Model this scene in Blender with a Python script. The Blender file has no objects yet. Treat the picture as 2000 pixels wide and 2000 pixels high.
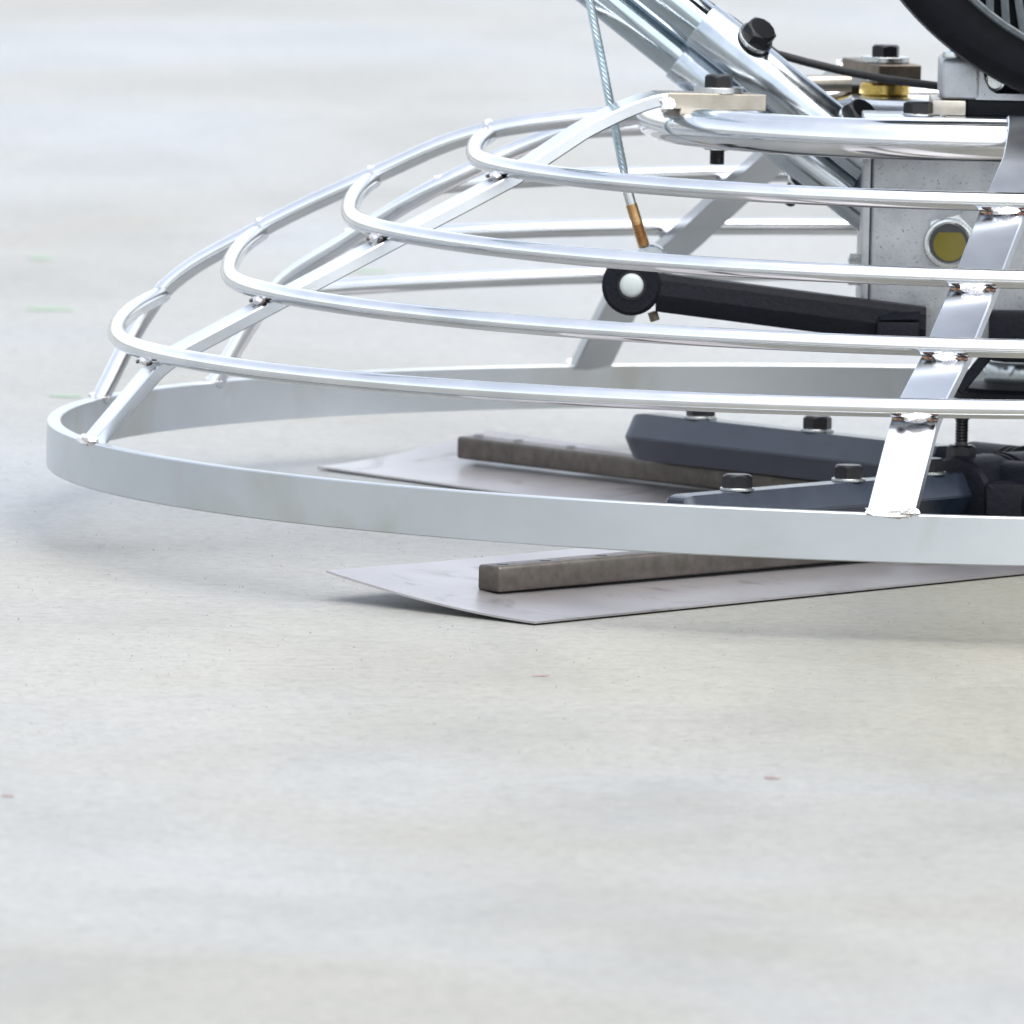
import bpy, bmesh, math, random
from mathutils import Vector, Matrix, Quaternion
random.seed(7)
R_ = math.radians
scene = bpy.context.scene
COL = scene.collection

# ------------------------------------------------------------------ frames
# The machine is modelled in its own level frame (origin under the gearbox, metres);
# it stands on the slab with a slight forward lean, as trowels do on pitched blades.
LEAN, DROP = 0.0151, 0.0107
A_ = math.atan(LEAN)
W = Matrix.Translation((0, 0, -DROP * math.cos(A_))) @ Matrix.Rotation(-A_, 4, 'X')

# ------------------------------------------------------------------ camera
PITCH, ROLL = 0.08645, 0.0218
cp, sp = math.cos(PITCH), math.sin(PITCH)
fw = Vector((0, cp, -sp)); up = Vector((0, sp, cp)); rt = Vector((1, 0, 0))
cx = rt * math.cos(ROLL) + up * math.sin(ROLL)
cy = -rt * math.sin(ROLL) + up * math.cos(ROLL)
cz = -fw
cm = Matrix(((cx.x, cy.x, cz.x, -.30047), (cx.y, cy.y, cz.y, -8.5), (cx.z, cy.z, cz.z, .76063), (0, 0, 0, 1)))
cam_d = bpy.data.cameras.new('camera')
cam = bpy.data.objects.new('camera', cam_d); COL.objects.link(cam)
cam.matrix_world = W @ cm
cam_d.sensor_width = 36; cam_d.lens = 25935.6 / 2000 * 36
cam_d.clip_start = .1; cam_d.clip_end = 2000
cam_d.dof.use_dof = True; cam_d.dof.focus_distance = 8.08; cam_d.dof.aperture_fstop = 23
scene.camera = cam

# ------------------------------------------------------------------ sky, sun, exposure
SUN_EL, SUN_AZ = R_(66), R_(142)          # azimuth: clockwise from +Y; high, veiled by cloud, behind the camera to the right
world = bpy.data.worlds.new("World"); scene.world = world; world.use_nodes = True
nt = world.node_tree; nt.nodes.clear()
wo = nt.nodes.new('ShaderNodeOutputWorld'); bg = nt.nodes.new('ShaderNodeBackground')
sky = nt.nodes.new('ShaderNodeTexSky'); sky.sky_type = 'NISHITA'; sky.sun_disc = False
sky.sun_elevation = SUN_EL; sky.sun_rotation = SUN_AZ
sky.air_density = 1.0; sky.dust_density = 3.0; sky.ozone_density = 1.0
hs = nt.nodes.new('ShaderNodeHueSaturation'); hs.inputs['Saturation'].default_value = .40
nt.links.new(sky.outputs[0], hs.inputs['Color']); nt.links.new(hs.outputs[0], bg.inputs[0])
bg.inputs[1].default_value = .15
nt.links.new(bg.outputs[0], wo.inputs[0])
sd = bpy.data.lights.new('sun', 'SUN'); sd.energy = 1.1; sd.angle = R_(80); sd.color = (1, .965, .91)
sun = bpy.data.objects.new('sun', sd); COL.objects.link(sun)
sv = Vector((math.sin(SUN_AZ) * math.cos(SUN_EL), math.cos(SUN_AZ) * math.cos(SUN_EL), math.sin(SUN_EL)))
sun.rotation_euler = sv.to_track_quat('Z', 'Y').to_euler()
vs = scene.view_settings
vs.view_transform = 'Standard'; vs.look = 'None'; vs.exposure = 1.65; vs.gamma = 1; vs.use_curve_mapping = False

# ------------------------------------------------------------------ materials
def mat(name):
    m = bpy.data.materials.new(name); m.use_nodes = True
    t = m.node_tree; return m, t, t.nodes['Principled BSDF']
def nd(t, kind, **kw):
    n = t.nodes.new(kind)
    for k, v in kw.items():
        if hasattr(n, k): setattr(n, k, v)
        else: n.inputs[k.replace('_', ' ')].default_value = v
    return n
def coords(t, scale=(1, 1, 1)):
    tc = nd(t, 'ShaderNodeTexCoord'); mp = nd(t, 'ShaderNodeMapping')
    mp.inputs['Scale'].default_value = scale
    t.links.new(tc.outputs['Object'], mp.inputs['Vector']); return mp.outputs[0]
def noise(t, vec, scale, detail=4, rough=.55, dist=0):
    n = nd(t, 'ShaderNodeTexNoise'); n.inputs['Scale'].default_value = scale; n.inputs['Detail'].default_value = detail
    n.inputs['Roughness'].default_value = rough; n.inputs['Distortion'].default_value = dist
    t.links.new(vec, n.inputs['Vector']); return n.outputs['Fac']
def ramp(t, fac, stops):
    r = nd(t, 'ShaderNodeValToRGB'); e = r.color_ramp.elements
    while len(e) < len(stops): e.new(.5)
    for el, (p, c) in zip(e, stops):
        el.position = p; el.color = c if len(c) == 4 else (*c, 1)
    t.links.new(fac, r.inputs[0]); return r.outputs[0]
def g(v): return (v, v, v)
def mixc(t, fac, a, b, mode='MIX'):
    m = nd(t, 'ShaderNodeMix', data_type='RGBA', blend_type=mode)
    if isinstance(fac, (int, float)): m.inputs[0].default_value = fac
    else: t.links.new(fac, m.inputs[0])
    for i, v in ((6, a), (7, b)):
        if isinstance(v, tuple): m.inputs[i].default_value = (*v[:3], 1)
        else: t.links.new(v, m.inputs[i])
    return m.outputs[2]
def bump(t, p, h, strength, dist):
    b = nd(t, 'ShaderNodeBump'); b.inputs['Strength'].default_value = strength; b.inputs['Distance'].default_value = dist
    t.links.new(h, b.inputs['Height']); t.links.new(b.outputs[0], p.inputs['Normal'])

def metal(name, c0, c1, r0, r1, scale=40, stretch=(1, 1, 1), bstr=.05, bdist=.0005, metallic=1.0):
    m, t, p = mat(name); v = coords(t, stretch)
    n = noise(t, v, scale, 6, .6)
    t.links.new(ramp(t, n, [(.35, c0), (.65, c1)]), p.inputs['Base Color'])
    n2 = noise(t, v, scale * 2.3, 5)
    t.links.new(ramp(t, n2, [(.35, g(r0)), (.68, g(r1))]), p.inputs['Roughness'])
    p.inputs['Metallic'].default_value = metallic
    if bstr: bump(t, p, noise(t, v, scale * 6, 3), bstr, bdist)
    return m
M_CHROME = metal('polished_tube', (.58, .60, .62), (.68, .69, .70), .09, .17, 20, bstr=0)
M_TUBE = metal('handle_plating', (.36, .42, .46), (.44, .49, .525), .08, .13, 25, bstr=0)
M_SLEEVE = metal('sleeve_plating', (.35, .39, .42), (.43, .465, .49), .17, .25, 60, bstr=.03)
M_BAND = metal('band_zinc', (.47, .50, .525), (.55, .58, .605), .30, .30, 5, (1, 1, 1.5), 0)
_t = M_BAND.node_tree; _p = _t.nodes['Principled BSDF']; _l = _p.inputs['Base Color'].links[0].from_socket
_n = noise(_t, coords(_t, (1, 1, .7)), 6.5, 4, .6, .8)
_t.links.new(mixc(_t, ramp(_t, _n, [(.54, g(0)), (.66, g(.55))]), _l, (.40, .395, .345)), _p.inputs['Base Color'])
M_SPOKE = metal('spoke_zinc', (.50, .525, .56), (.56, .585, .62), .21, .26, 14, bstr=0)
M_ALU = None
def alu():
    m, t, p = mat('cast_aluminium'); v = coords(t)
    n = noise(t, v, 45, 5); pit = noise(t, v, 620, 3, .6)
    base = ramp(t, n, [(.3, (.30, .315, .33)), (.7, (.42, .435, .45))])
    pr = ramp(t, pit, [(.30, g(.35)), (.37, g(1))])
    t.links.new(mixc(t, 1.0, base, pr, 'MULTIPLY'), p.inputs['Base Color'])
    p.inputs['Metallic'].default_value = .75; p.inputs['Roughness'].default_value = .48
    bump(t, p, pit, .35, .0006); return m
M_ALU = alu()
def blacks(name, c, r, scale, bs, bd, spec=.5):
    m, t, p = mat(name); v = coords(t)
    n = noise(t, v, scale, 6, .65)
    t.links.new(ramp(t, n, [(.3, tuple(x * .7 for x in c)), (.7, tuple(x * 1.35 for x in c))]), p.inputs['Base Color'])
    p.inputs['Roughness'].default_value = r; p.inputs['Specular IOR Level'].default_value = spec
    bump(t, p, n, bs, bd); return m
M_CAST = blacks('black_cast_iron', (.0040, .0053, .0085), .46, 330, .6, .0012, .13)
M_ARM = blacks('black_arm_paint', (.011, .0165, .028), .26, 90, .03, .0006, .7)
M_BOLT = blacks('black_oxide', (.0055, .0062, .0075), .34, 200, .05, .0004, .32)
M_PLASTIC = blacks('engine_black', (.0022, .0032, .0050), .38, 120, .05, .0004, .12)
M_HOSE = blacks('hose_rubber', (.010, .011, .012), .5, 200, .1, .0004)
M_WASHER = metal('washer_zinc', (.44, .465, .47), (.54, .56, .56), .24, .32, 80, bstr=0)
M_BLADE = metal('blade_steel', (.34, .33, .335), (.43, .415, .42), .33, .40, 6, (1, 1, 1), 0, .0005, .75)
_t = M_BLADE.node_tree; _p = _t.nodes['Principled BSDF']; _l = _p.inputs['Base Color'].links[0].from_socket
_n = noise(_t, coords(_t, (1, 1, 1)), 17, 5, .6, 1.5); _n2 = noise(_t, coords(_t, (1, 1, 1)), 5, 3, .5, .5)
_c = mixc(_t, ramp(_t, _n2, [(.46, g(0)), (.66, g(.7))]), _l, (.23, .22, .222))
_t.links.new(mixc(_t, ramp(_t, _n, [(.58, g(0)), (.68, g(.6))]), _c, (.17, .158, .15)), _p.inputs['Base Color'])
M_BAR = metal('bar_steel', (.080, .070, .060), (.115, .102, .090), .36, .46, 130, (1, 1, 1), .10, .0005, .8)
M_YELLOW = metal('yellow_zinc', (.46, .30, .08), (.60, .46, .14), .2, .34, 60)
M_BRASS = metal('threaded_rod', (.33, .19, .085), (.46, .29, .14), .25, .4, 120)
M_TAN = metal('heat_tinted_zinc', (.33, .30, .25), (.42, .39, .34), .3, .4, 50, bstr=0)
M_BROWN = metal('dark_plate', (.12, .098, .075), (.22, .18, .14), .4, .55, 50)
M_WELD = metal('weld_bead', (.62, .58, .56), (.86, .84, .84), .12, .34, 160, bstr=.4, bdist=.002)
M_TINT = metal('weld_heat_tint', (.045, .026, .024), (.11, .075, .05), .35, .5, 150)
M_CABLE = metal('steel_cable', (.30, .39, .43), (.42, .50, .53), .28, .4, 120)
m, t, p = mat('white_plastic'); p.inputs['Base Color'].default_value = (.72, .76, .74, 1); p.inputs['Roughness'].default_value = .35; M_WHITE = m; p.inputs['Base Color'].default_value = (.36, .40, .39, 1)
m, t, p = mat('oil'); v = coords(t); n = noise(t, v, 60)
t.links.new(ramp(t, n, [(.3, (.105, .086, .006)), (.7, (.135, .115, .014))]), p.inputs['Base Color']); p.inputs['Roughness'].default_value = .12; M_OIL = m
m, t, p = mat('sight_dark'); p.inputs['Base Color'].default_value = (.03, .035, .04, 1); p.inputs['Roughness'].default_value = .2; M_SDARK = m
m, t, p = mat('green_leaf'); p.inputs['Base Color'].default_value = (.17, .245, .178, 1); p.inputs['Roughness'].default_value = .6; M_LEAF = m
m, t, p = mat('red_chip'); p.inputs['Base Color'].default_value = (.19, .125, .125, 1); p.inputs['Roughness'].default_value = .6; M_CHIP = m
m, t, p = mat('dark_grit'); p.inputs['Base Color'].default_value = (.115, .105, .09, 1); p.inputs['Roughness'].default_value = .8; M_GRIT = m

def concrete():
    m, t, p = mat('fresh_concrete'); v = coords(t)
    big = noise(t, coords(t, (1, .8, 1)), 1.1, 3, .5, .6)
    mid = noise(t, coords(t, (1, .55, 1)), 5.5, 5, .55, .4)
    swirl = noise(t, coords(t, (1, 1.6, 1)), 16, 5, .6, 1.2)
    fine = noise(t, v, 240, 4, .7); pit = noise(t, v, 330, 2, .5); grit = noise(t, v, 95, 5, .72)
    c = ramp(t, big, [(.32, (.198, .197, .178)), (.50, (.219, .225, .221)), (.68, (.230, .243, .254))])
    # olive patch in front: the machine's shade and reflection painted into the colour
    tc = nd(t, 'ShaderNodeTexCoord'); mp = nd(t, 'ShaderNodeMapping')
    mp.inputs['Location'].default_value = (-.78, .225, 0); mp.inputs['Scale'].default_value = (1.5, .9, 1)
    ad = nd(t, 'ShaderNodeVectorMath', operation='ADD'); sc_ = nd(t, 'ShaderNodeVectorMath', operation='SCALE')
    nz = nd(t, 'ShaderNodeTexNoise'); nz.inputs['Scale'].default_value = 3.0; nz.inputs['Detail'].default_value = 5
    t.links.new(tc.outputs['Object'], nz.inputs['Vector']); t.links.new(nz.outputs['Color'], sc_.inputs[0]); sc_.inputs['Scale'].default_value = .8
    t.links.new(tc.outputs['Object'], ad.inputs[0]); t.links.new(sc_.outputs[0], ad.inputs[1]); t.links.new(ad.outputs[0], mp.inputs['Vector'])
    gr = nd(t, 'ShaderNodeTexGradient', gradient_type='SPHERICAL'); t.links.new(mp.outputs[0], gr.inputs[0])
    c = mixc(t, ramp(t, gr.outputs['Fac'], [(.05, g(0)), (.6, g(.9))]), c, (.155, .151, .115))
    mp2 = nd(t, 'ShaderNodeMapping'); mp2.inputs['Location'].default_value = (-.24, .36, 0); mp2.inputs['Scale'].default_value = (.8, 1.15, 1)
    t.links.new(ad.outputs[0], mp2.inputs['Vector'])
    gr2 = nd(t, 'ShaderNodeTexGradient', gradient_type='SPHERICAL'); t.links.new(mp2.outputs[0], gr2.inputs[0])
    c = mixc(t, ramp(t, gr2.outputs['Fac'], [(.10, g(0)), (.65, g(.72))]), c, (.218, .213, .184))
    c = mixc(t, .55, c, ramp(t, mid, [(.32, g(.74)), (.5, g(.97)), (.66, g(1.08))]), 'MULTIPLY')
    c = mixc(t, .40, c, ramp(t, swirl, [(.30, g(.84)), (.55, g(1.0))]), 'MULTIPLY')
    c = mixc(t, .75, c, ramp(t, grit, [(.30, g(.72)), (.50, g(.98)), (.70, g(1.10))]), 'MULTIPLY')
    c = mixc(t, .5, c, ramp(t, fine, [(.30, g(.70)), (.62, g(1.10))]), 'MULTIPLY')
    c = mixc(t, .8, c, ramp(t, pit, [(.25, g(.35)), (.31, g(1.0))]), 'MULTIPLY')
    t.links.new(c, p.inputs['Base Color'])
    t.links.new(ramp(t, mid, [(.3, g(.42)), (.7, g(.60))]), p.inputs['Roughness'])
    p.inputs['Specular IOR Level'].default_value = .14
    h = nd(t, 'ShaderNodeMath', operation='ADD'); t.links.new(grit, h.inputs[0]); t.links.new(swirl, h.inputs[1])
    bump(t, p, h.outputs[0], .22, .0018)
    return m
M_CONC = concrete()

# ------------------------------------------------------------------ mesh helpers
def link(name, bm, material, parent=None, smooth=35, bevel=None):
    me = bpy.data.meshes.new(name)
    bmesh.ops.recalc_face_normals(bm, faces=bm.faces)
    bm.to_mesh(me); bm.free()
    if material is not None: me.materials.append(material)
    if smooth:
        for f in me.polygons: f.use_smooth = True
        me.set_sharp_from_angle(angle=R_(smooth))
    o = bpy.data.objects.new(name, me); COL.objects.link(o)
    if parent: o.parent = parent
    return o
def share(name, src, parent, M=None):
    o = bpy.data.objects.new(name, src.data); COL.objects.link(o); o.parent = parent
    if M is not None: o.matrix_local = M
    return o
def frame_along(path, closed=False):
    n = len(path); T = []
    for i in range(n):
        a = path[i - 1] if (closed or i > 0) else path[i]; b = path[(i + 1) % n] if (closed or i < n - 1) else path[i]
        T.append((b - a).normalized())
    return T
def sweep_tube(bm, path, r, segs=14, closed=False, caps=True, ref=Vector((0, 0, 1))):
    path = [Vector(q) for q in path]; T = frame_along(path, closed); rings = []
    for q, tg in zip(path, T):
        s = tg.cross(ref)
        if s.length < 1e-4: s = tg.cross(Vector((0, 1, 0)))
        s.normalize(); u = s.cross(tg).normalized()
        rings.append([bm.verts.new(q + s * (r * math.cos(2 * math.pi * k / segs)) + u * (r * math.sin(2 * math.pi * k / segs))) for k in range(segs)])
    m_ = len(rings)
    for i in range(m_ if closed else m_ - 1):
        a, b = rings[i], rings[(i + 1) % m_]
        for k in range(segs): bm.faces.new((a[k], a[(k + 1) % segs], b[(k + 1) % segs], b[k]))
    if caps and not closed: bm.faces.new(rings[0][::-1]); bm.faces.new(rings[-1])
    return bm
def tube(path, r, segs=14, closed=False): return sweep_tube(bmesh.new(), path, r, segs, closed)
def sweep_bar(path, widths, w, th, cham=.0008):
    """rectangular bar: path centre points, widths = unit width direction per point"""
    bm = bmesh.new(); path = [Vector(q) for q in path]; T = frame_along(path); rows = []
    hw, ht = w / 2, th / 2; c = cham
    prof = [(-hw + c, -ht), (hw - c, -ht), (hw, -ht + c), (hw, ht - c), (hw - c, ht), (-hw + c, ht), (-hw, ht - c), (-hw, -ht + c)]
    for q, tg, wd in zip(path, T, widths):
        wd = Vector(wd); wd = (wd - tg * wd.dot(tg)).normalized(); n = wd.cross(tg).normalized()
        if n.z < 0: n = -n
        rows.append([bm.verts.new(q + wd * a + n * b) for a, b in prof])
    for a, b in zip(rows[:-1], rows[1:]):
        for k in range(8): bm.faces.new((a[k], a[(k + 1) % 8], b[(k + 1) % 8], b[k]))
    bm.faces.new(rows[0]); bm.faces.new(rows[-1][::-1]); return bm
def box_bm(x0, x1, y0, y1, z0, z1, bev=.001, segs=2, M=None):
    bm = bmesh.new()
    bmesh.ops.create_cube(bm, size=1, matrix=Matrix.Translation(((x0 + x1) / 2, (y0 + y1) / 2, (z0 + z1) / 2)) @ Matrix.Diagonal((x1 - x0, y1 - y0, z1 - z0, 1)))
    if bev: bmesh.ops.bevel(bm, geom=bm.edges[:], offset=bev, segments=segs, affect='EDGES', profile=.5)
    if M: bm.transform(M)
    return bm
def axis_matrix(pos, axis, spin=0):
    return Matrix.Translation(pos) @ Vector(axis).to_track_quat('Z', 'Y').to_matrix().to_4x4() @ Matrix.Rotation(spin, 4, 'Z')
def lathe(prof, segs=32, M=None, phase=0, close=True):
    """prof: (r, z) list revolved about Z"""
    bm = bmesh.new(); rows = []
    for r, z in prof:
        if r < 1e-6: rows.append([bm.verts.new((0, 0, z))])
        else: rows.append([bm.verts.new((r * math.cos(2 * math.pi * k / segs + phase), r * math.sin(2 * math.pi * k / segs + phase), z)) for k in range(segs)])
    for a, b in zip(rows[:-1], rows[1:]):
        if len(a) == 1 and len(b) == 1: continue
        for k in range(segs):
            j = (k + 1) % segs
            if len(a) == 1: bm.faces.new((a[0], b[k], b[j]))
            elif len(b) == 1: bm.faces.new((a[k], a[j], b[0]))
            else: bm.faces.new((a[k], a[j], b[j], b[k]))
    if M: bm.transform(M)
    return bm
def hex_head(s, h):
    """hex bolt head: across flats s, height h, rounded crown"""
    R = s / math.sqrt(3); bm = bmesh.new()
    lo = [bm.verts.new((R * math.cos(k * math.pi / 3), R * math.sin(k * math.pi / 3), 0)) for k in range(6)]
    mids = []; hi = []
    for k in range(12):
        a = k * math.pi / 6; rr = R if k % 2 == 0 else R * math.cos(math.pi / 6)
        zz = h * (.80 if k % 2 == 0 else .93)
        mids.append(bm.verts.new((rr * math.cos(a), rr * math.sin(a), zz)))
        hi.append(bm.verts.new((s * .46 * math.cos(a), s * .46 * math.sin(a), h)))
    for k in range(6):
        i = 2 * k
        bm.faces.new((lo[k], lo[(k + 1) % 6], mids[(i + 2) % 12], mids[i + 1], mids[i]))
    for k in range(12): bm.faces.new((mids[k], mids[(k + 1) % 12], hi[(k + 1) % 12], hi[k]))
    bm.faces.new(hi); bm.faces.new(lo[::-1]); return bm
def washer_bm(r, th, hole=0):
    return lathe([(0, 0), (r - .0003, 0), (r, .0003), (r, th - .0003), (r - .0003, th), (0, th)], 32)

# shared small hardware (prototypes take their first place, later ones share the mesh)
_cache = {}
def hardware(name, key, builder, material, parent, M):
    if key not in _cache:
        o = link(name, builder(), material, parent, 25); o.matrix_local = M; _cache[key] = o
    else: o = share(name, _cache[key], parent, M)
    return o
def bolt(parent, pos, axis=(0, 0, 1), s=.017, h=.010, washer=.0125, wth=.0022, spin=.3, wname='washer'):
    ax = Vector(axis).normalized(); pos = Vector(pos)
    if washer:
        hardware(wname, ('w', washer, wth), lambda: washer_bm(washer, wth), M_WASHER, parent, axis_matrix(pos, ax))
    return hardware('bolt', ('b', s, h), lambda: hex_head(s, h), M_BOLT, parent, axis_matrix(pos + ax * (wth if washer else 0), ax, spin))

# ------------------------------------------------------------------ the slab
def tag(o, label, cat, group=None):
    o['label'] = label; o['category'] = cat
    if group: o['group'] = group
bm = bmesh.new()
bmesh.ops.create_grid(bm, x_segments=2, y_segments=2, size=300)
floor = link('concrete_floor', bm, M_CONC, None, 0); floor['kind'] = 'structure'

# ------------------------------------------------------------------ the trowel
root = bpy.data.objects.new('power_trowel', None); COL.objects.link(root)
root.matrix_world = W
root.empty_display_size = .1
tag(root, 'walk-behind concrete power trowel with round zinc guard cage and black engine', 'power trowel')
def pol(r, a, z): return Vector((r * math.cos(a), r * math.sin(a), z))
def gz(y): return DROP + LEAN * y      # height of the slab under a point, machine frame

# guard band: flat bar hoop
bm = lathe([(.5913, .0500), (.5993, .0500), (.6, .0507), (.6, .0786), (.5993, .0793), (.5920, .0793), (.5913, .0786), (.5913, .0500)], 220)
bmesh.ops.remove_doubles(bm, verts=bm.verts, dist=1e-6)
band = link('guard_band', bm, M_BAND, root, 30)

# guard rings (radius, height, lean x, lean y); open at the handle gate between the two round rods
RINGS = [(.5615, .1436, .0124, .0046), (.4918, .17655, -.0007, .0085), (.4141, .21535, -.0024, .0151), (.3343, .25605, .0028, .0143), (.2140, .2810, .0060, .0)]
TR = .0059; TOPR = .0126
def ring_pt(k, a):
    r, z, tx, ty = RINGS[k]
    return Vector((r * math.cos(a), r * math.sin(a), z + r * (tx * math.cos(a) + ty * math.sin(a))))
# the ring ends at the gate are sprung up a little where they meet the rods
GA, GC = [R_(x) for x in (161.6, 162.4, 162.9, 164.0, 163.8)], [R_(x) for x in (145.5, 147.0, 148.5, 144.0, 150.0)]
LIFT = (.0085, .0125, .0105, .0050); FLAT = (.0050, .0070, .0056, .0050)     # slack bends at the left end
for k in range(4):
    N = 170; a0, a1 = GA[k], GC[k] + 2 * math.pi; pts = []
    for i in range(N + 1):
        a = a0 + (a1 - a0) * i / N; u = max(0, 1 - (a - a0) / R_(24))
        v = (math.degrees(a) - 180) / 20; fl = FLAT[k] * math.cos(v * math.pi / 2) ** 2 if abs(v) < 1 else 0
        pts.append(ring_pt(k, a) + Vector((fl, 0, LIFT[k] * u * u)))
    link('guard_ring', tube(pts, TR, 16), M_CHROME, root, 40)
link('top_ring', tube([ring_pt(4, 2 * math.pi * i / 120) for i in range(120)], TOPR, 24, True), M_CHROME, root, 40)

# gate rods (round), butt-welded to the ring ends
def rod(foot, az, lift):
    pts = [pol(.5955, foot, .0775)] + [ring_pt(k, az[k]) + Vector((0, 0, lift[k])) for k in range(4)] + [ring_pt(4, az[4]) + Vector((0, 0, .002))]
    path = []
    for i in range(len(pts) - 1):
        q0 = pts[max(i - 1, 0)]; q1 = pts[i]; q2 = pts[i + 1]; q3 = pts[min(i + 2, len(pts) - 1)]
        for s in range(8):
            u = s / 8
            path.append(.5 * ((2 * q1) + (q2 - q0) * u + (2 * q0 - 5 * q1 + 4 * q2 - q3) * u * u + (3 * q1 - q0 - 3 * q2 + q3) * u ** 3))
    path.append(pts[-1]); return path
def weld_bm(seed, sx, sy, sz):
    rnd = random.Random(seed); bm = bmesh.new()
    bmesh.ops.create_icosphere(bm, subdivisions=2, radius=1)
    for v in bm.verts: v.co = v.co * (1 + rnd.uniform(-.28, .28)); v.co.x *= sx; v.co.y *= sy; v.co.z *= sz
    return bm
def weld(parent, pos, seed=0, size=(.006, .004, .003), rotz=0, tilt=0):
    return hardware('weld', ('weld', size, seed % 4), lambda: weld_bm(seed % 4, *size), M_WELD, parent,
                    Matrix.Translation(pos) @ Matrix.Rotation(rotz, 4, 'Z') @ Matrix.Rotation(tilt, 4, 'Y'))
for foot, az, lift in ((R_(163.8), GA, [l + .002 for l in LIFT]), (R_(147.2), GC, (0, 0, 0, 0))):
    o = link('gate_rod', tube(rod(foot, az, lift), TR, 14), M_CHROME, root, 40)
    for k in range(4): weld(o, ring_pt(k, az[k]) + Vector((0, 0, lift[k] + .0045)), k + 1, (.0035, .0035, .003), az[k])
    weld(o, pol(.5955, foot, .0795), 1, (.0075, .006, .003), foot)

# flat spokes under the rings, bent flat on top of the top ring and bolted down
SP_W, SP_T = .029, .008
def spoke(azs, tab=None, dz=0):
    a = [R_(x) for x in azs]
    pts = [pol(.5950, a[0], .0780)]
    for k in range(4):
        q = ring_pt(k, a[k + 1]); rad = Vector((math.cos(a[k + 1]), math.sin(a[k + 1]), 0))
        sl = R_(45) if k == 0 else (R_(26.5) if k < 3 else R_(24)); off = TR + SP_T / 2 - .0006
        pts.append(q - rad * (off * math.sin(sl)) - Vector((0, 0, off * math.cos(sl))))
    topz = .28826 + .24306 * (.0085 * math.cos(a[5]) + .0243 * math.sin(a[5])); rt_ = Vector((math.cos(a[5]), math.sin(a[5]), 0))
    zt = dz + topz + TOPR * .74 + SP_T / 2 - .0008
    b0 = Vector((rt_.x * .262, rt_.y * .262, zt - .0085)); b1 = Vector((rt_.x * .246, rt_.y * .246, zt - .0022)); b2 = Vector((rt_.x * .228, rt_.y * .228, zt))
    end = rt_ * (.166 if not dz else .2215); end.z = zt - .0012
    # round the lower bend
    low = pts[0]; k1 = pts[1]; k2 = pts[2]
    path = [low, low.lerp(k1, .5), low.lerp(k1, .82)]
    d0 = (k1 - low).normalized(); d1 = (k2 - k1).normalized()
    p0 = low.lerp(k1, .82); p2 = k1 + d1 * .016
    for s in range(1, 7):
        u = s / 6; path.append(p0.lerp(k1, u).lerp(k1.lerp(p2, u), u))
    path += [k1.lerp(k2, .6), k2, k2.lerp(pts[3], .5), pts[3], pts[3].lerp(pts[4], .5), pts[4]]
    q0 = pts[4]
    for s in range(1, 7):
        u = s / 6; path.append(q0.lerp(b0, .55 + .45 * u) if s < 3 else path[-1])
    path = path[:-4]
    p0 = path[-1]
    for s in range(1, 9):
        u = s / 8; path.append(p0.lerp(b1, u).lerp(b1.lerp(b2, u), u))
    path += [b2.lerp(end, .5), end]
    T = frame_along(path); wd = []
    h = Vector((pts[4].x - low.x, pts[4].y - low.y, 0)).normalized(); h2 = -rt_
    for i, tg in enumerate(T):
        hh = h.lerp(h2, max(0, (i - (len(T) - 10)) / 9) if len(T) > 10 else 0).normalized(); wd.append((-hh.y, hh.x, 0))
    o = link('guard_spoke', sweep_bar(path, wd, SP_W, SP_T), M_SPOKE, root, 25)
    for k in range(4):
        q = ring_pt(k, a[k + 1]); rad = Vector((math.cos(a[k + 1]), math.sin(a[k + 1]), 0))
        weld(o, q + rad * .0042 + Vector((0, 0, -.0055)), k, (.003, .0085, .0028), a[k + 1], R_(35))
        for sgn in (-1, 1):
            tg = Vector((-rad.y, rad.x, 0))
            hardware('heat_tint', ('tint',), lambda: weld_bm(9, .0022, .0034, .0010), M_TINT, o,
                     Matrix.Translation(q + rad * .0048 + tg * (.0105 * sgn) + Vector((0, 0, -.0066))) @ Matrix.Rotation(a[k + 1], 4, 'Z') @ Matrix.Rotation(R_(35), 4, 'Y'))
    weld(o, pol(.5985, a[0], .0800), 2, (.004, .0155, .0032), a[0])
    weld(o, pol(.5985, a[0], .0802) + Vector((-math.sin(a[0]), math.cos(a[0]), 0)) * .009, 3, (.0045, .007, .0035), a[0])
    if tab: link('end_tab', box_bm(-.032, .0355, -.0150, .0150, -.0060, .0043, .0006, 1, Matrix.Translation(rt_ * .193 + Vector((0, 0, zt - .0007))) @ Matrix.Rotation(a[5], 4, 'Z') @ Matrix.Rotation(R_(-1.1), 4, 'Y')), tab, o, 30)
    tg = Vector((-rt_.y, rt_.x, 0))
    for sgn in ((-1, 1) if not dz else ()): weld(o, rt_ * .2295 + tg * (.0155 * sgn) + Vector((0, 0, zt - .0030)), 1, (.0046, .0036, .0050))
    if dz: return o, zt
    bp = rt_ * .188 + Vector((0, 0, zt + SP_T / 2 - .0008))
    bp.z += .0004 if tab else 0
    bolt(o, bp, (0, 0, 1), .0165, .0078, .0157, .0036, .35)
    # threaded tail below
    st = link('bolt_shank', lathe([(0, 0)] + [(.0044 + (.0004 if i % 2 else 0), -.0008 * i) for i in range(58)] + [(0, -.046)], 12), M_BOLT, o, 25)
    st.location = bp
    wk = hardware('washer', ('w', .0085, .002), lambda: washer_bm(.0085, .002), M_WASHER, o, axis_matrix(bp - Vector((0, 0, .0365)), (0, 0, 1)))
    return o, zt
spoke([-97.1, -96.1, -94.7, -93.0, -90.3, -85.6], None, -.0004)
spoke([-161.6, -160.4, -158.8, -158.8, -158.8, -158.6], M_TAN)
dsp, dz = spoke([114.8, 113.8, 112.8, 111.8, 110.8, 109.5], M_BROWN)
spoke([52, 52, 52, 52, 52, 52])
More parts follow.
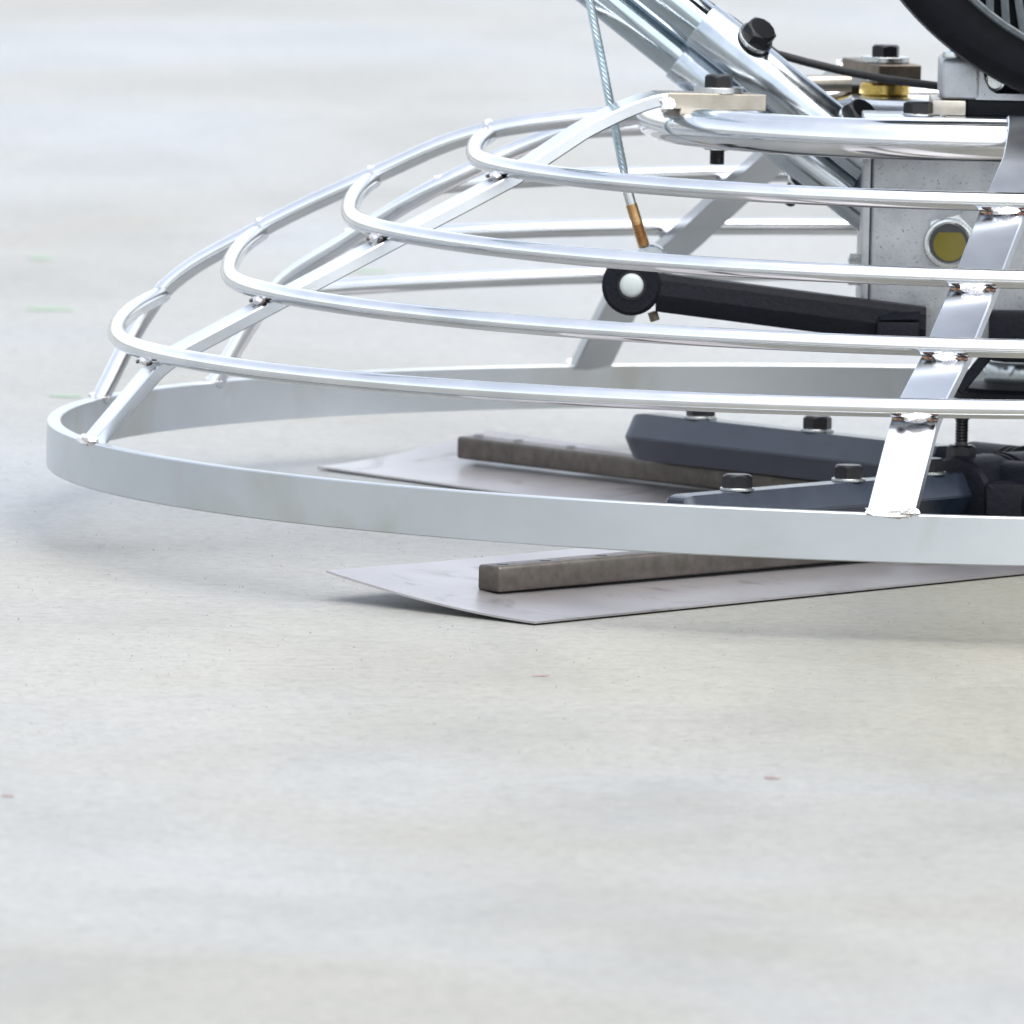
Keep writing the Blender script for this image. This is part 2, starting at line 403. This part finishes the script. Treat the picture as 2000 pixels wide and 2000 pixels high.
spoke([-22, -22, -22, -22, -22, -22])

# ---------------------------------------------------------------- blades
BL, BW, BT = .50, .171, .0013
def blade(corner, ang, barw, bar_in=.061, W_=BW, lift=.015, curl=3.0, bar_k=.004, barlen=.30, bara=0):
    d = Vector((math.cos(ang), math.sin(ang), 0)); p_ = Vector((-d.y, d.x, 0)); c = Vector((*corner, 0))
    if p_.dot(-c) < 0 and False: p_ = -p_
    bm = bmesh.new(); NL, NW = 14, 16; g0 = []; g1 = []
    for i in range(NL + 1):
        r0, r1 = [], []
        for j in range(NW + 1):
            q = c + d * (BL * i / NL) + p_ * (W_ * j / NW)
            z = gz(q.y) + .0012 + lift * (j / NW) ** curl + .0012 * max(0, 1 - i / 3.0) * (j / NW)
            r0.append(bm.verts.new((q.x, q.y, z))); r1.append(bm.verts.new((q.x, q.y, z + BT)))
        g0.append(r0); g1.append(r1)
    for i in range(NL):
        for j in range(NW):
            bm.faces.new((g1[i][j], g1[i + 1][j], g1[i + 1][j + 1], g1[i][j + 1]))
            bm.faces.new((g0[i][j], g0[i][j + 1], g0[i + 1][j + 1], g0[i + 1][j]))
    for i in range(NL):
        bm.faces.new((g0[i][0], g0[i + 1][0], g1[i + 1][0], g1[i][0])); bm.faces.new((g0[i][NW], g1[i][NW], g1[i + 1][NW], g0[i + 1][NW]))
    for j in range(NW):
        bm.faces.new((g0[0][j], g1[0][j], g1[0][j + 1], g0[0][j + 1])); bm.faces.new((g0[NL][j], g0[NL][j + 1], g1[NL][j + 1], g1[NL][j]))
    o = link('trowel_blade', bm, M_BLADE, root, 40)
    return o
def backing_bar(parent, p_out, ang, k, length=.34, w=.019, h=.0160):
    """p_out: plan position of the near lower outer corner"""
    d = Vector((math.cos(ang), math.sin(ang), 0)); n = Vector((-d.y, d.x, 0))
    bm = box_bm(0, length, 0, w, 0, h, .0022, 3)
    M = Matrix(((d.x, n.x, 0, p_out[0]), (d.y, n.y, 0, p_out[1]), (LEAN * d.y, LEAN * n.y, 1, gz(p_out[1]) + k), (0, 0, 0, 1)))
    bm.transform(M)
    o = link('backing_bar', bm, M_BAR, parent, 30)
    return o, M
A1, A2 = R_(48.4), R_(-49.5)
b1 = blade((-.2854, -.5421), A1, 0, curl=1.75)
o, Mb = backing_bar(b1, (-.3072, -.4400), R_(46.3), .0084, .36)
b2 = blade((-.4316, .3805), A2, 0, W_=.150, lift=.0165, curl=1.6)
o2, Mb2 = backing_bar(b2, (-.3389, .366), R_(-45.7), .0112, .36, .019, .0150)
for Mx in (Mb, Mb2):
    for s in (.012, .05, .10):
        h = link('screw_hole', lathe([(0, .0003), (.0032, .0003), (.0036, 0)], 16), M_BOLT, o if Mx is Mb else o2, 30)
        h.matrix_local = Mx @ Matrix.Translation((s, .0095, .0161))
for az in (44, -42):
    a = R_(az); d = Vector((math.cos(a), math.sin(a), 0)); n = Vector((-d.y, d.x, 0))
    c = d * .57 - n * -.09
    bb = blade((c.x, c.y), a + math.pi, 0)
    pb = d * .5 + n * .01; backing_bar(bb, (pb.x, pb.y), a + math.pi, .0052, .36)

# ---------------------------------------------------------------- trowel arms (hex bars) and hub
def arm(az, zc, r0=.045, r1=.325, off=(0, 0), s=.027, bolts=(.235, .13), spin=.2):
    a = R_(az); d = Vector((math.cos(a), math.sin(a), 0)); c = Vector((off[0], off[1], 0))
    bm = bmesh.new(); Rr = s / math.sqrt(3); n = Vector((-d.y, d.x, 0)); rows = []
    L = [(r0, 1), (r1 - .009, 1), (r1 - .0045, .965), (r1 - .0012, .90), (r1, .80)]
    for r, sc in L:
        q = c + d * r
        rows.append([bm.verts.new(q + n * (Rr * sc * math.cos(k * math.pi / 3)) + Vector((0, 0, zc + LEAN * q.y * .6 + Rr * sc * math.sin(k * math.pi / 3)))) for k in range(6)])
    for x, y in zip(rows[:-1], rows[1:]):
        for k in range(6): bm.faces.new((x[k], x[(k + 1) % 6], y[(k + 1) % 6], y[k]))
    bm.faces.new(rows[0]); bm.faces.new(rows[-1][::-1])
    ed = [e for e in bm.edges if abs((e.verts[0].co - e.verts[1].co).normalized().dot(d)) > .9]
    bmesh.ops.bevel(bm, geom=ed, offset=.0006, segments=2, affect='EDGES')
    o = link('trowel_arm', bm, M_ARM, root, 20)
    for r in bolts:
        q = c + d * r
        bolt(o, (q.x, q.y, zc + s / 2 + LEAN * q.y * .6), (0, 0, 1), .0165, .0085, .0108, .0018, spin + r * 7)
    return o
arm(-131.6, .0450, .02, .299, (0, -.012), s=.028, bolts=(.240, .132, .052), spin=.5)
arm(134.5, .0545, .03, .309, (0, .010), s=.031, bolts=(.254, .147))
arm(44, .0475, .03, .33); arm(-42, .0455, .03, .33)

# sockets of the spider hub: each a collar round its arm
def socket(az, zc, r0, r1, R, off=(0, 0)):
    a = R_(az); d = (math.cos(a), math.sin(a), 0)
    prof = [(0, 0), (R * .80, 0), (R * .93, .0012), (R, .004), (R, r1 - r0 - .012), (R * .93, r1 - r0 - .011), (R * .93, r1 - r0 - .009), (R, r1 - r0 - .008), (R, r1 - r0 - .006), (R * .93, r1 - r0 - .005), (R * .93, r1 - r0 - .003), (R * 1.02, r1 - r0 - .002), (R * 1.02, r1 - r0), (0, r1 - r0)]
    return lathe(prof, 40, axis_matrix(Vector((off[0] + d[0] * r1, off[1] + d[1] * r1, zc)), (-d[0], -d[1], 0)))
link('arm_socket', socket(-131.6, .0372, -.022, .028, .0315, (0, -.012)), M_CAST, root, 30)
link('arm_socket', socket(134.5, .0445, .0, .05, .024, (.03, .06)), M_CAST, root, 30)
link('arm_socket', socket(44, .045, .0, .07, .023), M_CAST, root, 30)
link('arm_socket', socket(-42, .040, -.01, .07, .0255), M_CAST, root, 30)
link('spider_hub', lathe([(0, .012), (.046, .012), (.050, .016), (.050, .046), (.044, .052), (.022, .054), (.018, .10), (.018, .15), (0, .15)], 40, Matrix.Translation((.075, .0, 0))), M_CAST, root, 30)
o = link('hub_block', box_bm(.001, .09, -.056, -.018, .012, .0545, .004), M_CAST, root, 30)
# pressure plate and thrust bearing over the hub
link('pressure_plate', lathe([(0, .103), (.046, .104), (.050, .106), (.050, .110), (.047, .1125), (.020, .115), (0, .115)], 48, Matrix.Translation((.028, 0, 0))), M_CAST, root, 30)
link('thrust_bearing', lathe([(0, .113), (.0225, .113), (.0235, .115), (.0235, .1265), (.0225, .1285), (.0200, .1285), (.0190, .1265), (0, .1265)], 40, Matrix.Translation((.024, .0, .0))), M_SLEEVE, root, 30)
# adjusting screw standing on the arm socket
scr = link('adjusting_screw', lathe([(0, .1)] + [(.0047, .1), (.0047, .0915)] + [(.0038 + (.0005 if i % 2 else 0), .0915 - .001 * i) for i in range(16)] + [(.0038, .066), (0, .066)], 20, Matrix.Translation((-.0135, -.02, 0))), M_BOLT, root, 30)
n_ = link('lock_nut', hex_head(.0165, .0085), M_BOLT, scr, 25); n_.location = (-.0135, -.02, .0668)

# ---------------------------------------------------------------- gearbox
gb = link('gearbox', box_bm(-.0765, .078, -.062, .062, .1440, .2830, .003, 3), M_ALU, root, 30)
link('side_cover', box_bm(-.0815, -.0768, -.0632, .0632, .1425, .2845, .001, 2), M_ALU, gb, 30)
o = link('cover_bolt', hex_head(.019, .0085), M_WASHER, gb, 25); o.matrix_local = axis_matrix(Vector((-.0815, -.045, .1880)), (-1, 0, 0), .2)
bolt(gb, (-.0790, -.05, .2720), (0, 0, -1), .017, .014, .0095, .0015, .1) if False else None
_sg = (-.0262, -.062, .2072)
def ysub(name, prof, material, dy=0, segs=40):
    return link(name, lathe(prof, segs, axis_matrix(Vector((_sg[0], _sg[1] + dy, _sg[2])), (0, -1, 0))), material, gb, 30)
ysub('sight_glass_ring', [(.0126, -.001), (.0162, -.001), (.0162, .0045), (.0156, .0058), (.0140, .0060), (.0130, .0052), (.0126, .003), (.0126, -.001)], M_WASHER)
o = link('sight_glass_nut', hex_head(.031, .0035), M_WASHER, gb, 25); o.matrix_local = axis_matrix(Vector((_sg[0] + .001, _sg[1], _sg[2] + .001)), (0, -1, 0), .25)
ysub('sight_glass_window', [(0, .0036), (.0126, .0036), (.0127, .001)], M_SDARK)
bm = bmesh.new(); vv = []
for k in range(41):
    a = R_(68) - R_(316) * k / 40 ; a = R_(90 + 40) + R_(280) * k / 40
    vv.append(bm.verts.new((_sg[0] + .0004 + .0104 * math.cos(a), _sg[1] - .0039, _sg[2] - .0008 + .0104 * math.sin(a))))
f = bm.faces.new(vv); ex = bmesh.ops.extrude_face_region(bm, geom=[f])
for v_ in ex['geom']:
    if isinstance(v_, bmesh.types.BMVert): v_.co.y -= .0005
link('sight_glass_oil', bm, M_OIL, gb, 30)

# ---------------------------------------------------------------- lift fork, cable
def box_path(p0, p1, w0, h0, h1, cham):
    """chamfered bar from p0 to p1, depth w0 (y), heights h0->h1"""
    bm = bmesh.new(); rows = []
    for q, h in ((p0, h0), (p1, h1)):
        c = cham; hw, hh = w0 / 2, h / 2
        prof = [(-hw + c * .4, -hh), (hw - c * .4, -hh), (hw, -hh + c), (hw, hh - c), (hw - c * .6, hh), (-hw + c * .6, hh), (-hw, hh - c), (-hw - .0015, -hh * .1), (-hw, -hh + c)]
        rows.append([bm.verts.new((q[0], q[1] + a, q[2] + b)) for a, b in prof])
    n = len(rows[0])
    for k in range(n): bm.faces.new((rows[0][k], rows[0][(k + 1) % n], rows[1][(k + 1) % n], rows[1][k]))
    bm.faces.new(rows[0][::-1]); bm.faces.new(rows[1]); return bm
fork = link('lift_fork', box_path((-.212, -.072, .1730), (-.040, -.072, .1545), .020, .0245, .0245, .004), M_CAST, root, 20)
link('fork_eye', lathe([(0, -.013), (.0165, -.013), (.0188, -.011), (.0188, .011), (.0165, .013), (0, .013)], 36, axis_matrix(Vector((-.2277, -.072, .1768)), (0, 1, 0))), M_CAST, fork, 30)
link('fork_pin', lathe([(0, .0024), (.005, .0022), (.0070, .0012), (.0076, 0), (.0076, -.003), (0, -.003)], 32, axis_matrix(Vector((-.2277, -.0865, .1775)), (0, -1, 0))), M_WHITE, fork, 40)
link('pin_recess', lathe([(0, .0006), (.0092, .0006), (.0095, 0)], 32, axis_matrix(Vector((-.2277, -.0851, .1772)), (0, -1, 0))), M_BOLT, fork, 40)
bm = box_bm(-.0715, -.0440, -.088, -.066, .1380, .1585, .002, 2); link('fork_jaw', bm, M_CAST, fork, 25)
bm = bmesh.new()
for x_, yy, z_ in (): pass
vs_ = [bm.verts.new(q) for q in [(-.0700, -.0885, .1590), (-.0440, -.0885, .1600), (-.0440, -.066, .1665), (-.0715, -.066, .1660), (-.0560, -.079, .1665), (-.0440, -.078, .1668)]]
bm.faces.new((vs_[0], vs_[1], vs_[5], vs_[4])); bm.faces.new((vs_[0], vs_[4], vs_[3])); bm.faces.new((vs_[4], vs_[5], vs_[2], vs_[3])); bm.faces.new((vs_[1], vs_[2], vs_[5])); bm.faces.new((vs_[0], vs_[3], vs_[2], vs_[1]))
link('fork_lug', bm, M_CAST, fork, 25)
link('fork_cheek', box_bm(.0005, .075, -.078, -.060, .1335, .1655, .003, 2), M_CAST, fork, 25)
bm = box_bm(-.0035, .0035, -.0035, .0035, -.030, 0, .001, 1, Matrix.Translation((.0, -.070, .1370)) @ Matrix.Rotation(R_(38), 4, 'Y')); link('fork_tooth', bm, M_CAST, fork, 25)
link('grease_nipple', hex_head(.0062, .006), M_BROWN, fork, 25).matrix_local = axis_matrix(Vector((-.2140, -.072, .1600)), (.35, 0, -1))
# pivot barrel behind the eye
link('cable_barrel', lathe([(0, -.012), (.010, -.012), (.011, -.010), (.011, .010), (.010, .012), (0, .012)], 24, axis_matrix(Vector((-.2155, -.060, .1915)), (0, 1, 0))), M_SLEEVE, fork, 30)
P0 = Vector((-.2182, -.060, .1955)); P1 = Vector((-.2288, -.060, .2275)); P2 = Vector((-.2310, -.060, .2350)); P3 = Vector((-.2582, -.060, .3568)); P4 = Vector((-.3300, -.03, .660))
# twisted wire rope: strands round the core line
def strand_path(k, n=260):
    L = (P3 - P2).length; d = (P3 - P2).normalized(); s = d.cross(Vector((0, 1, 0))).normalized(); u = s.cross(d); out = []
    tot = L + .3
    for i in range(n + 1):
        q = P2 + d * (tot * i / n); ph = 2 * math.pi * (tot * i / n / .021 + k / 6)
        out.append(q + s * (.0018 * math.cos(ph)) + u * (.0018 * math.sin(ph)))
    return out
bm = bmesh.new()
for k in range(6): sweep_tube(bm, strand_path(k), .00105, 6, ref=Vector((0, 1, 0)))
cab = link('lift_cable', bm, M_CABLE, root, 60)
link('cable_ferrule', tube([P1, P1.lerp(P2, .95), P2 + (P2 - P1) * .1], .0034, 14), M_WASHER, cab, 40)
def threads(a, b, r, n, amp):
    d = (b - a); L = d.length
    return lathe([(0, 0)] + [(r + (amp if i % 2 else 0), L * i / n) for i in range(n + 1)] + [(0, L)], 14, axis_matrix(a, d))
link('cable_rod', tube([P0.lerp(P1, .62), P1], .0037, 14), M_BRASS, cab, 40)
link('cable_thread', threads(P0, P0.lerp(P1, .62), .0035, 30, .0006), M_BRASS, cab, 20)

# ---------------------------------------------------------------- handle: two plated sleeves and tubes
TD = Vector((-1, .10, .765)).normalized()
S1 = Vector((-.1185, -.005, .2889)); S2 = Vector((-.1480, .020, .2790))
def hollow(a, b, r, wall=.0035, segs=40):
    L = (b - a).length
    return lathe([(r - wall, L - .02), (r - wall, L), (r - .0004, L), (r, L - .0005), (r, 0), (0, 0)], segs, axis_matrix(a, b - a))
BN = (Vector((.54, -.69, .81)) - TD * Vector((.54, -.69, .81)).dot(TD)).normalized()
for S, lo, hi, tl in ((S1, -.055, .0855, 1.0), (S2, -.10, .0635, 1.0)):
    sl = link('handle_sleeve', hollow(S + TD * lo, S + TD * hi, .0158), M_SLEEVE, root, 40)
    link('handle_tube', tube([S + TD * (hi - .03), S + TD * .3, S + TD * tl], .0140, 36), M_TUBE, sl, 40)
    if S is S1:
        for s in (.0520, -.0310):
            q = S + TD * s + BN * .0148
            link('bolt_seat', lathe([(0, 0), (.0116, 0), (.0112, .0020), (0, .0020)], 28, axis_matrix(q, BN)), M_BOLT, sl, 30)
            bolt(sl, q + BN * .0019, BN, .0185, .0088, .0120, .0028, .5)
    else:
        for s in (-.0480,):
            q = S + TD * s - BN * .0148
            bolt(sl, q, -BN, .0165, .0075, .0112, .0025, .2)
            link('bolt_shank', lathe([(0, .022)] + [(.0042 + (.0005 if i % 2 else 0), .022 - .001 * i) for i in range(22)], 12, axis_matrix(q, -BN)), M_BOLT, sl, 25)

# ---------------------------------------------------------------- deck between gearbox and engine
deck = link('deck_plate', box_bm(-.0835, .10, -.126, -.058, .2838, .2905, .001, 2), M_SPOKE, root, 30)
link('deck_lug', box_bm(-.205, -.0837, -.098, -.052, .2765, .2842, .001, 2), M_SPOKE, deck, 30)
bolt(deck, (-.0488, -.1, .2905), (0, 0, 1), .0165, .0075, .0085, .0014, .1)
link('lock_washer', lathe([(.0, 0), (.0075, 0), (.0075, .004), (0, .004)], 24, Matrix.Translation((-.0488, -.1, .2918))), M_BOLT, deck, 30)
o = link('bolt_flange', washer_bm(.0102, .0015), M_WASHER, deck, 30); o.location = (-.0488, -.1, .2903)
o = link('rivet', lathe([(.0036, 0), (.0032, .0016), (.0018, .0028), (0, .0032)], 18), M_CHROME, deck, 40); o.location = (-.0335, -.112, .2886)
bolt(deck, (-.0800, -.085, .2800), (0, 0, -1), .018, .016, .0, .0015, .2)
link('back_plate', box_bm(-.0845, .12, .118, .200, .2795, .2872, .001, 2), M_SPOKE, root, 30)
spv = Vector((.188 * math.cos(R_(109.5)), .188 * math.sin(R_(109.5)), 0))
link('cross_tube', tube([Vector((-.128, .1, .2978)), Vector((-.0905, .1, .2990)), Vector((-.0865, .1, .2991))], .0056, 16), M_TAN, root, 40)
link('spacer_bush', lathe([(0, .2873), (.0150, .2873), (.0166, .2888), (.0166, .2945), (.0150, .2962), (0, .2962)], 36, Matrix.Translation(spv)), M_YELLOW, root, 40)
link('throttle_hose', tube([Vector((-.20, .05, .362)), Vector((-.165, .05, .340)), Vector((-.1368, .05, .3196)), Vector((-.115, .05, .3142)), Vector((-.0935, .05, .3095)), Vector((-.065, .05, .3047)), Vector((-.0335, .05, .3012)), Vector((.03, .05, .3005))], .0028, 10), M_HOSE, root, 60)

# ---------------------------------------------------------------- engine
eng = link('engine', box_bm(-.02, .24, -.085, .14, .312, .60, .012, 3), M_PLASTIC, root, 30)
link('engine_foot', box_bm(-.0350, -.0095, -.1, -.03, .3008, .3265, .0035, 3), M_ALU, eng, 30)
# foot flange: thin rail running right with a raking web
bm = bmesh.new(); pr = [(-.0125, .3258), (-.0098, .3258), (-.0068, .3125), (-.0040, .3075), (.0005, .3050), (.16, .3060), (.16, .3010), (-.0125, .3010)]
f0 = [bm.verts.new((x, -.099, z)) for x, z in pr]; f1 = [bm.verts.new((x, -.045, z)) for x, z in pr]
bm.faces.new(f0); bm.faces.new(f1[::-1])
for k in range(len(pr)): bm.faces.new((f0[k], f0[(k + 1) % len(pr)], f1[(k + 1) % len(pr)], f1[k]))
link('foot_rail', bm, M_ALU, eng, 30)
link('crankcase_panel', box_bm(-.0105, .17, -.088, -.05, .3042, .345, .002, 2), M_PLASTIC, eng, 30)
link('mount_block', box_bm(-.0402, -.0186, -.101, -.03, .2907, .3004, .0012, 2), M_TAN, root, 30)
link('rubber_mount', box_bm(-.0184, .15, -.096, -.03, .2907, .3008, .001, 2), M_PLASTIC, root, 30)
o = link('foot_stud', lathe([(0, .012), (.0036, .012), (.0038, .0045), (.0078, .0035), (.0082, .001), (.0082, 0), (0, 0)], 24), M_WASHER, eng, 30); o.location = (-.0255, -.075, .3265)
o = link('case_plug', lathe([(.0068, 0), (.0068, .002), (.0060, .0028), (.0050, .0024), (.0046, .0014), (0, .0014)], 28, axis_matrix(Vector((-.0003, -.0885, .3125)), (0, -1, 0))), M_WASHER, eng, 30)
# recoil cover: a big black dish facing the camera, louvres round the middle
EC = Vector((.0945, -.125, .4985)); ER = .2072
MY = axis_matrix(EC, (0, -1, 0))
cov = link('recoil_cover', lathe([(ER - .010, -.05), (ER - .001, -.045), (ER, -.010), (ER - .0015, -.004), (ER - .006, 0), (ER - .012, .002), (ER - .020, .0022), (.10, .0030), (0, .0030)], 128, MY), M_PLASTIC, eng, 30)
LY = axis_matrix(EC + Vector((-.0040, 0, -.0155)), (0, -1, 0))
M_FIN = blacks('louvre_grey', (.050, .060, .066), .38, 150, .05, .0004, .4)
M_DARK = blacks('louvre_recess', (.0015, .002, .0025), .6, 150, .0, .0004, .05)
link('louvre_recess', lathe([(.1575, .0025), (.1575, .0036), (.092, .0036), (0, .0036)], 128, LY), M_DARK, eng, 30)
link('louvre_rim', lathe([(.1615, .0020), (.1610, .0068), (.1600, .0078), (.1575, .0080), (.1565, .0072), (.1562, .0030)], 160, LY), M_FIN, eng, 40)
bm = bmesh.new(); NF = 76
for k in range(NF):
    bb = box_bm(-.036, .036, -.0027, .0027, .0030, .0074, .0012, 2, LY @ Matrix.Rotation(2 * math.pi * k / NF, 4, 'Z') @ Matrix.Translation((.132, 0, 0)) @ Matrix.Rotation(R_(48), 4, 'Z'))
    tmp = bpy.data.meshes.new('t'); bb.to_mesh(tmp); bb.free(); bm.from_mesh(tmp); bpy.data.meshes.remove(tmp)
fins = link('louvre_fins', bm, M_FIN, eng, 30)

# ---------------------------------------------------------------- scraps on the slab (world coordinates)
def scrap(name, x, y, lx, ly, h, rot, material, label, cat, group=None, seed=0):
    rnd = random.Random(seed); bm = bmesh.new(); n = 9; lo = []; hi = []
    for k in range(n):
        a = 2 * math.pi * k / n; s = rnd.uniform(.75, 1.15)
        q = (lx / 2 * s * math.cos(a), ly / 2 * s * math.sin(a))
        lo.append(bm.verts.new((q[0], q[1], 0))); hi.append(bm.verts.new((q[0] * .85, q[1] * .85, h * rnd.uniform(.6, 1.2))))
    for k in range(n): bm.faces.new((lo[k], lo[(k + 1) % n], hi[(k + 1) % n], hi[k]))
    bm.faces.new(hi); bm.faces.new(lo[::-1])
    o = link(name, bm, material, None, 30); o.location = (x, y, .0005); o.rotation_euler = (0, 0, rot)
    tag(o, label, cat, group); return o
LF = 'green leaf scraps on the slab behind the trowel'
scrap('leaf_scrap', -.6794, 2.0377, .024, .022, .0008, 0, M_LEAF, 'green leaf scrap lying farthest left on the slab behind the guard cage', 'leaf', LF, 1)
scrap('leaf_scrap', -.6560, 1.5712, .036, .018, .0008, .1, M_LEAF, 'longest green leaf scrap, on the slab left of the guard cage, nearer than another', 'leaf', LF, 2)
scrap('leaf_scrap', -.4160, 1.9844, .028, .020, .0008, 0, M_LEAF, 'faint green leaf scrap seen through the guard cage between two zinc rings', 'leaf', LF, 3)
scrap('leaf_scrap', -.6173, .8666, .026, .014, .0006, 0, M_LEAF, 'pale green leaf scrap on the slab just behind the left end of the guard band', 'leaf', LF, 4)
CF = 'red chips on the slab in front of the trowel'
scrap('red_chip', -.2814, -.8091, .011, .004, .0004, .3, M_CHIP, 'thin red chip on the slab in front of the upturned blade corner', 'chip', CF, 5)
scrap('red_chip', -.1554, -1.2776, .010, .005, .0005, -.2, M_CHIP, 'small blurred red chip alone on the bare slab at right', 'chip', CF, 6)
scrap('red_chip', -.5674, -1.4307, .009, .005, .0005, 0, M_CHIP, 'dull red chip at the far left edge of the bare front slab', 'chip', CF, 7)

# loose grit: sand grains left on the fresh slab, one mass
rnd = random.Random(11); vs2, fs2 = [], []
for i in range(6500):
    y = -2.0 + 3.6 * rnd.random() ** .9; x = rnd.uniform(-1.0, .45)
    if rnd.random() < .5: x = rnd.uniform(-.65, .4); y = rnd.uniform(-1.2, .0)
    q = .00014 + .00042 * rnd.random() ** 4; a = rnd.random() * 6.28; b = len(vs2)
    for k in range(4):
        l = q * rnd.uniform(.6, 1.5); vs2.append((x + l * math.cos(a + k * 1.57), y + l * math.sin(a + k * 1.57), 0.0))
    vs2.append((x + q * .2, y, q * rnd.uniform(.7, 1.6)))
    fs2 += [(b, b + 1, b + 4), (b + 1, b + 2, b + 4), (b + 2, b + 3, b + 4), (b + 3, b, b + 4)]
me = bpy.data.meshes.new('sand_grit'); me.from_pydata(vs2, [], fs2); me.materials.append(M_GRIT)
gro = bpy.data.objects.new('sand_grit', me); COL.objects.link(gro); gro['kind'] = 'stuff'
gro['label'] = 'fine dark sand grit scattered over the fresh concrete slab'; gro['category'] = 'grit'
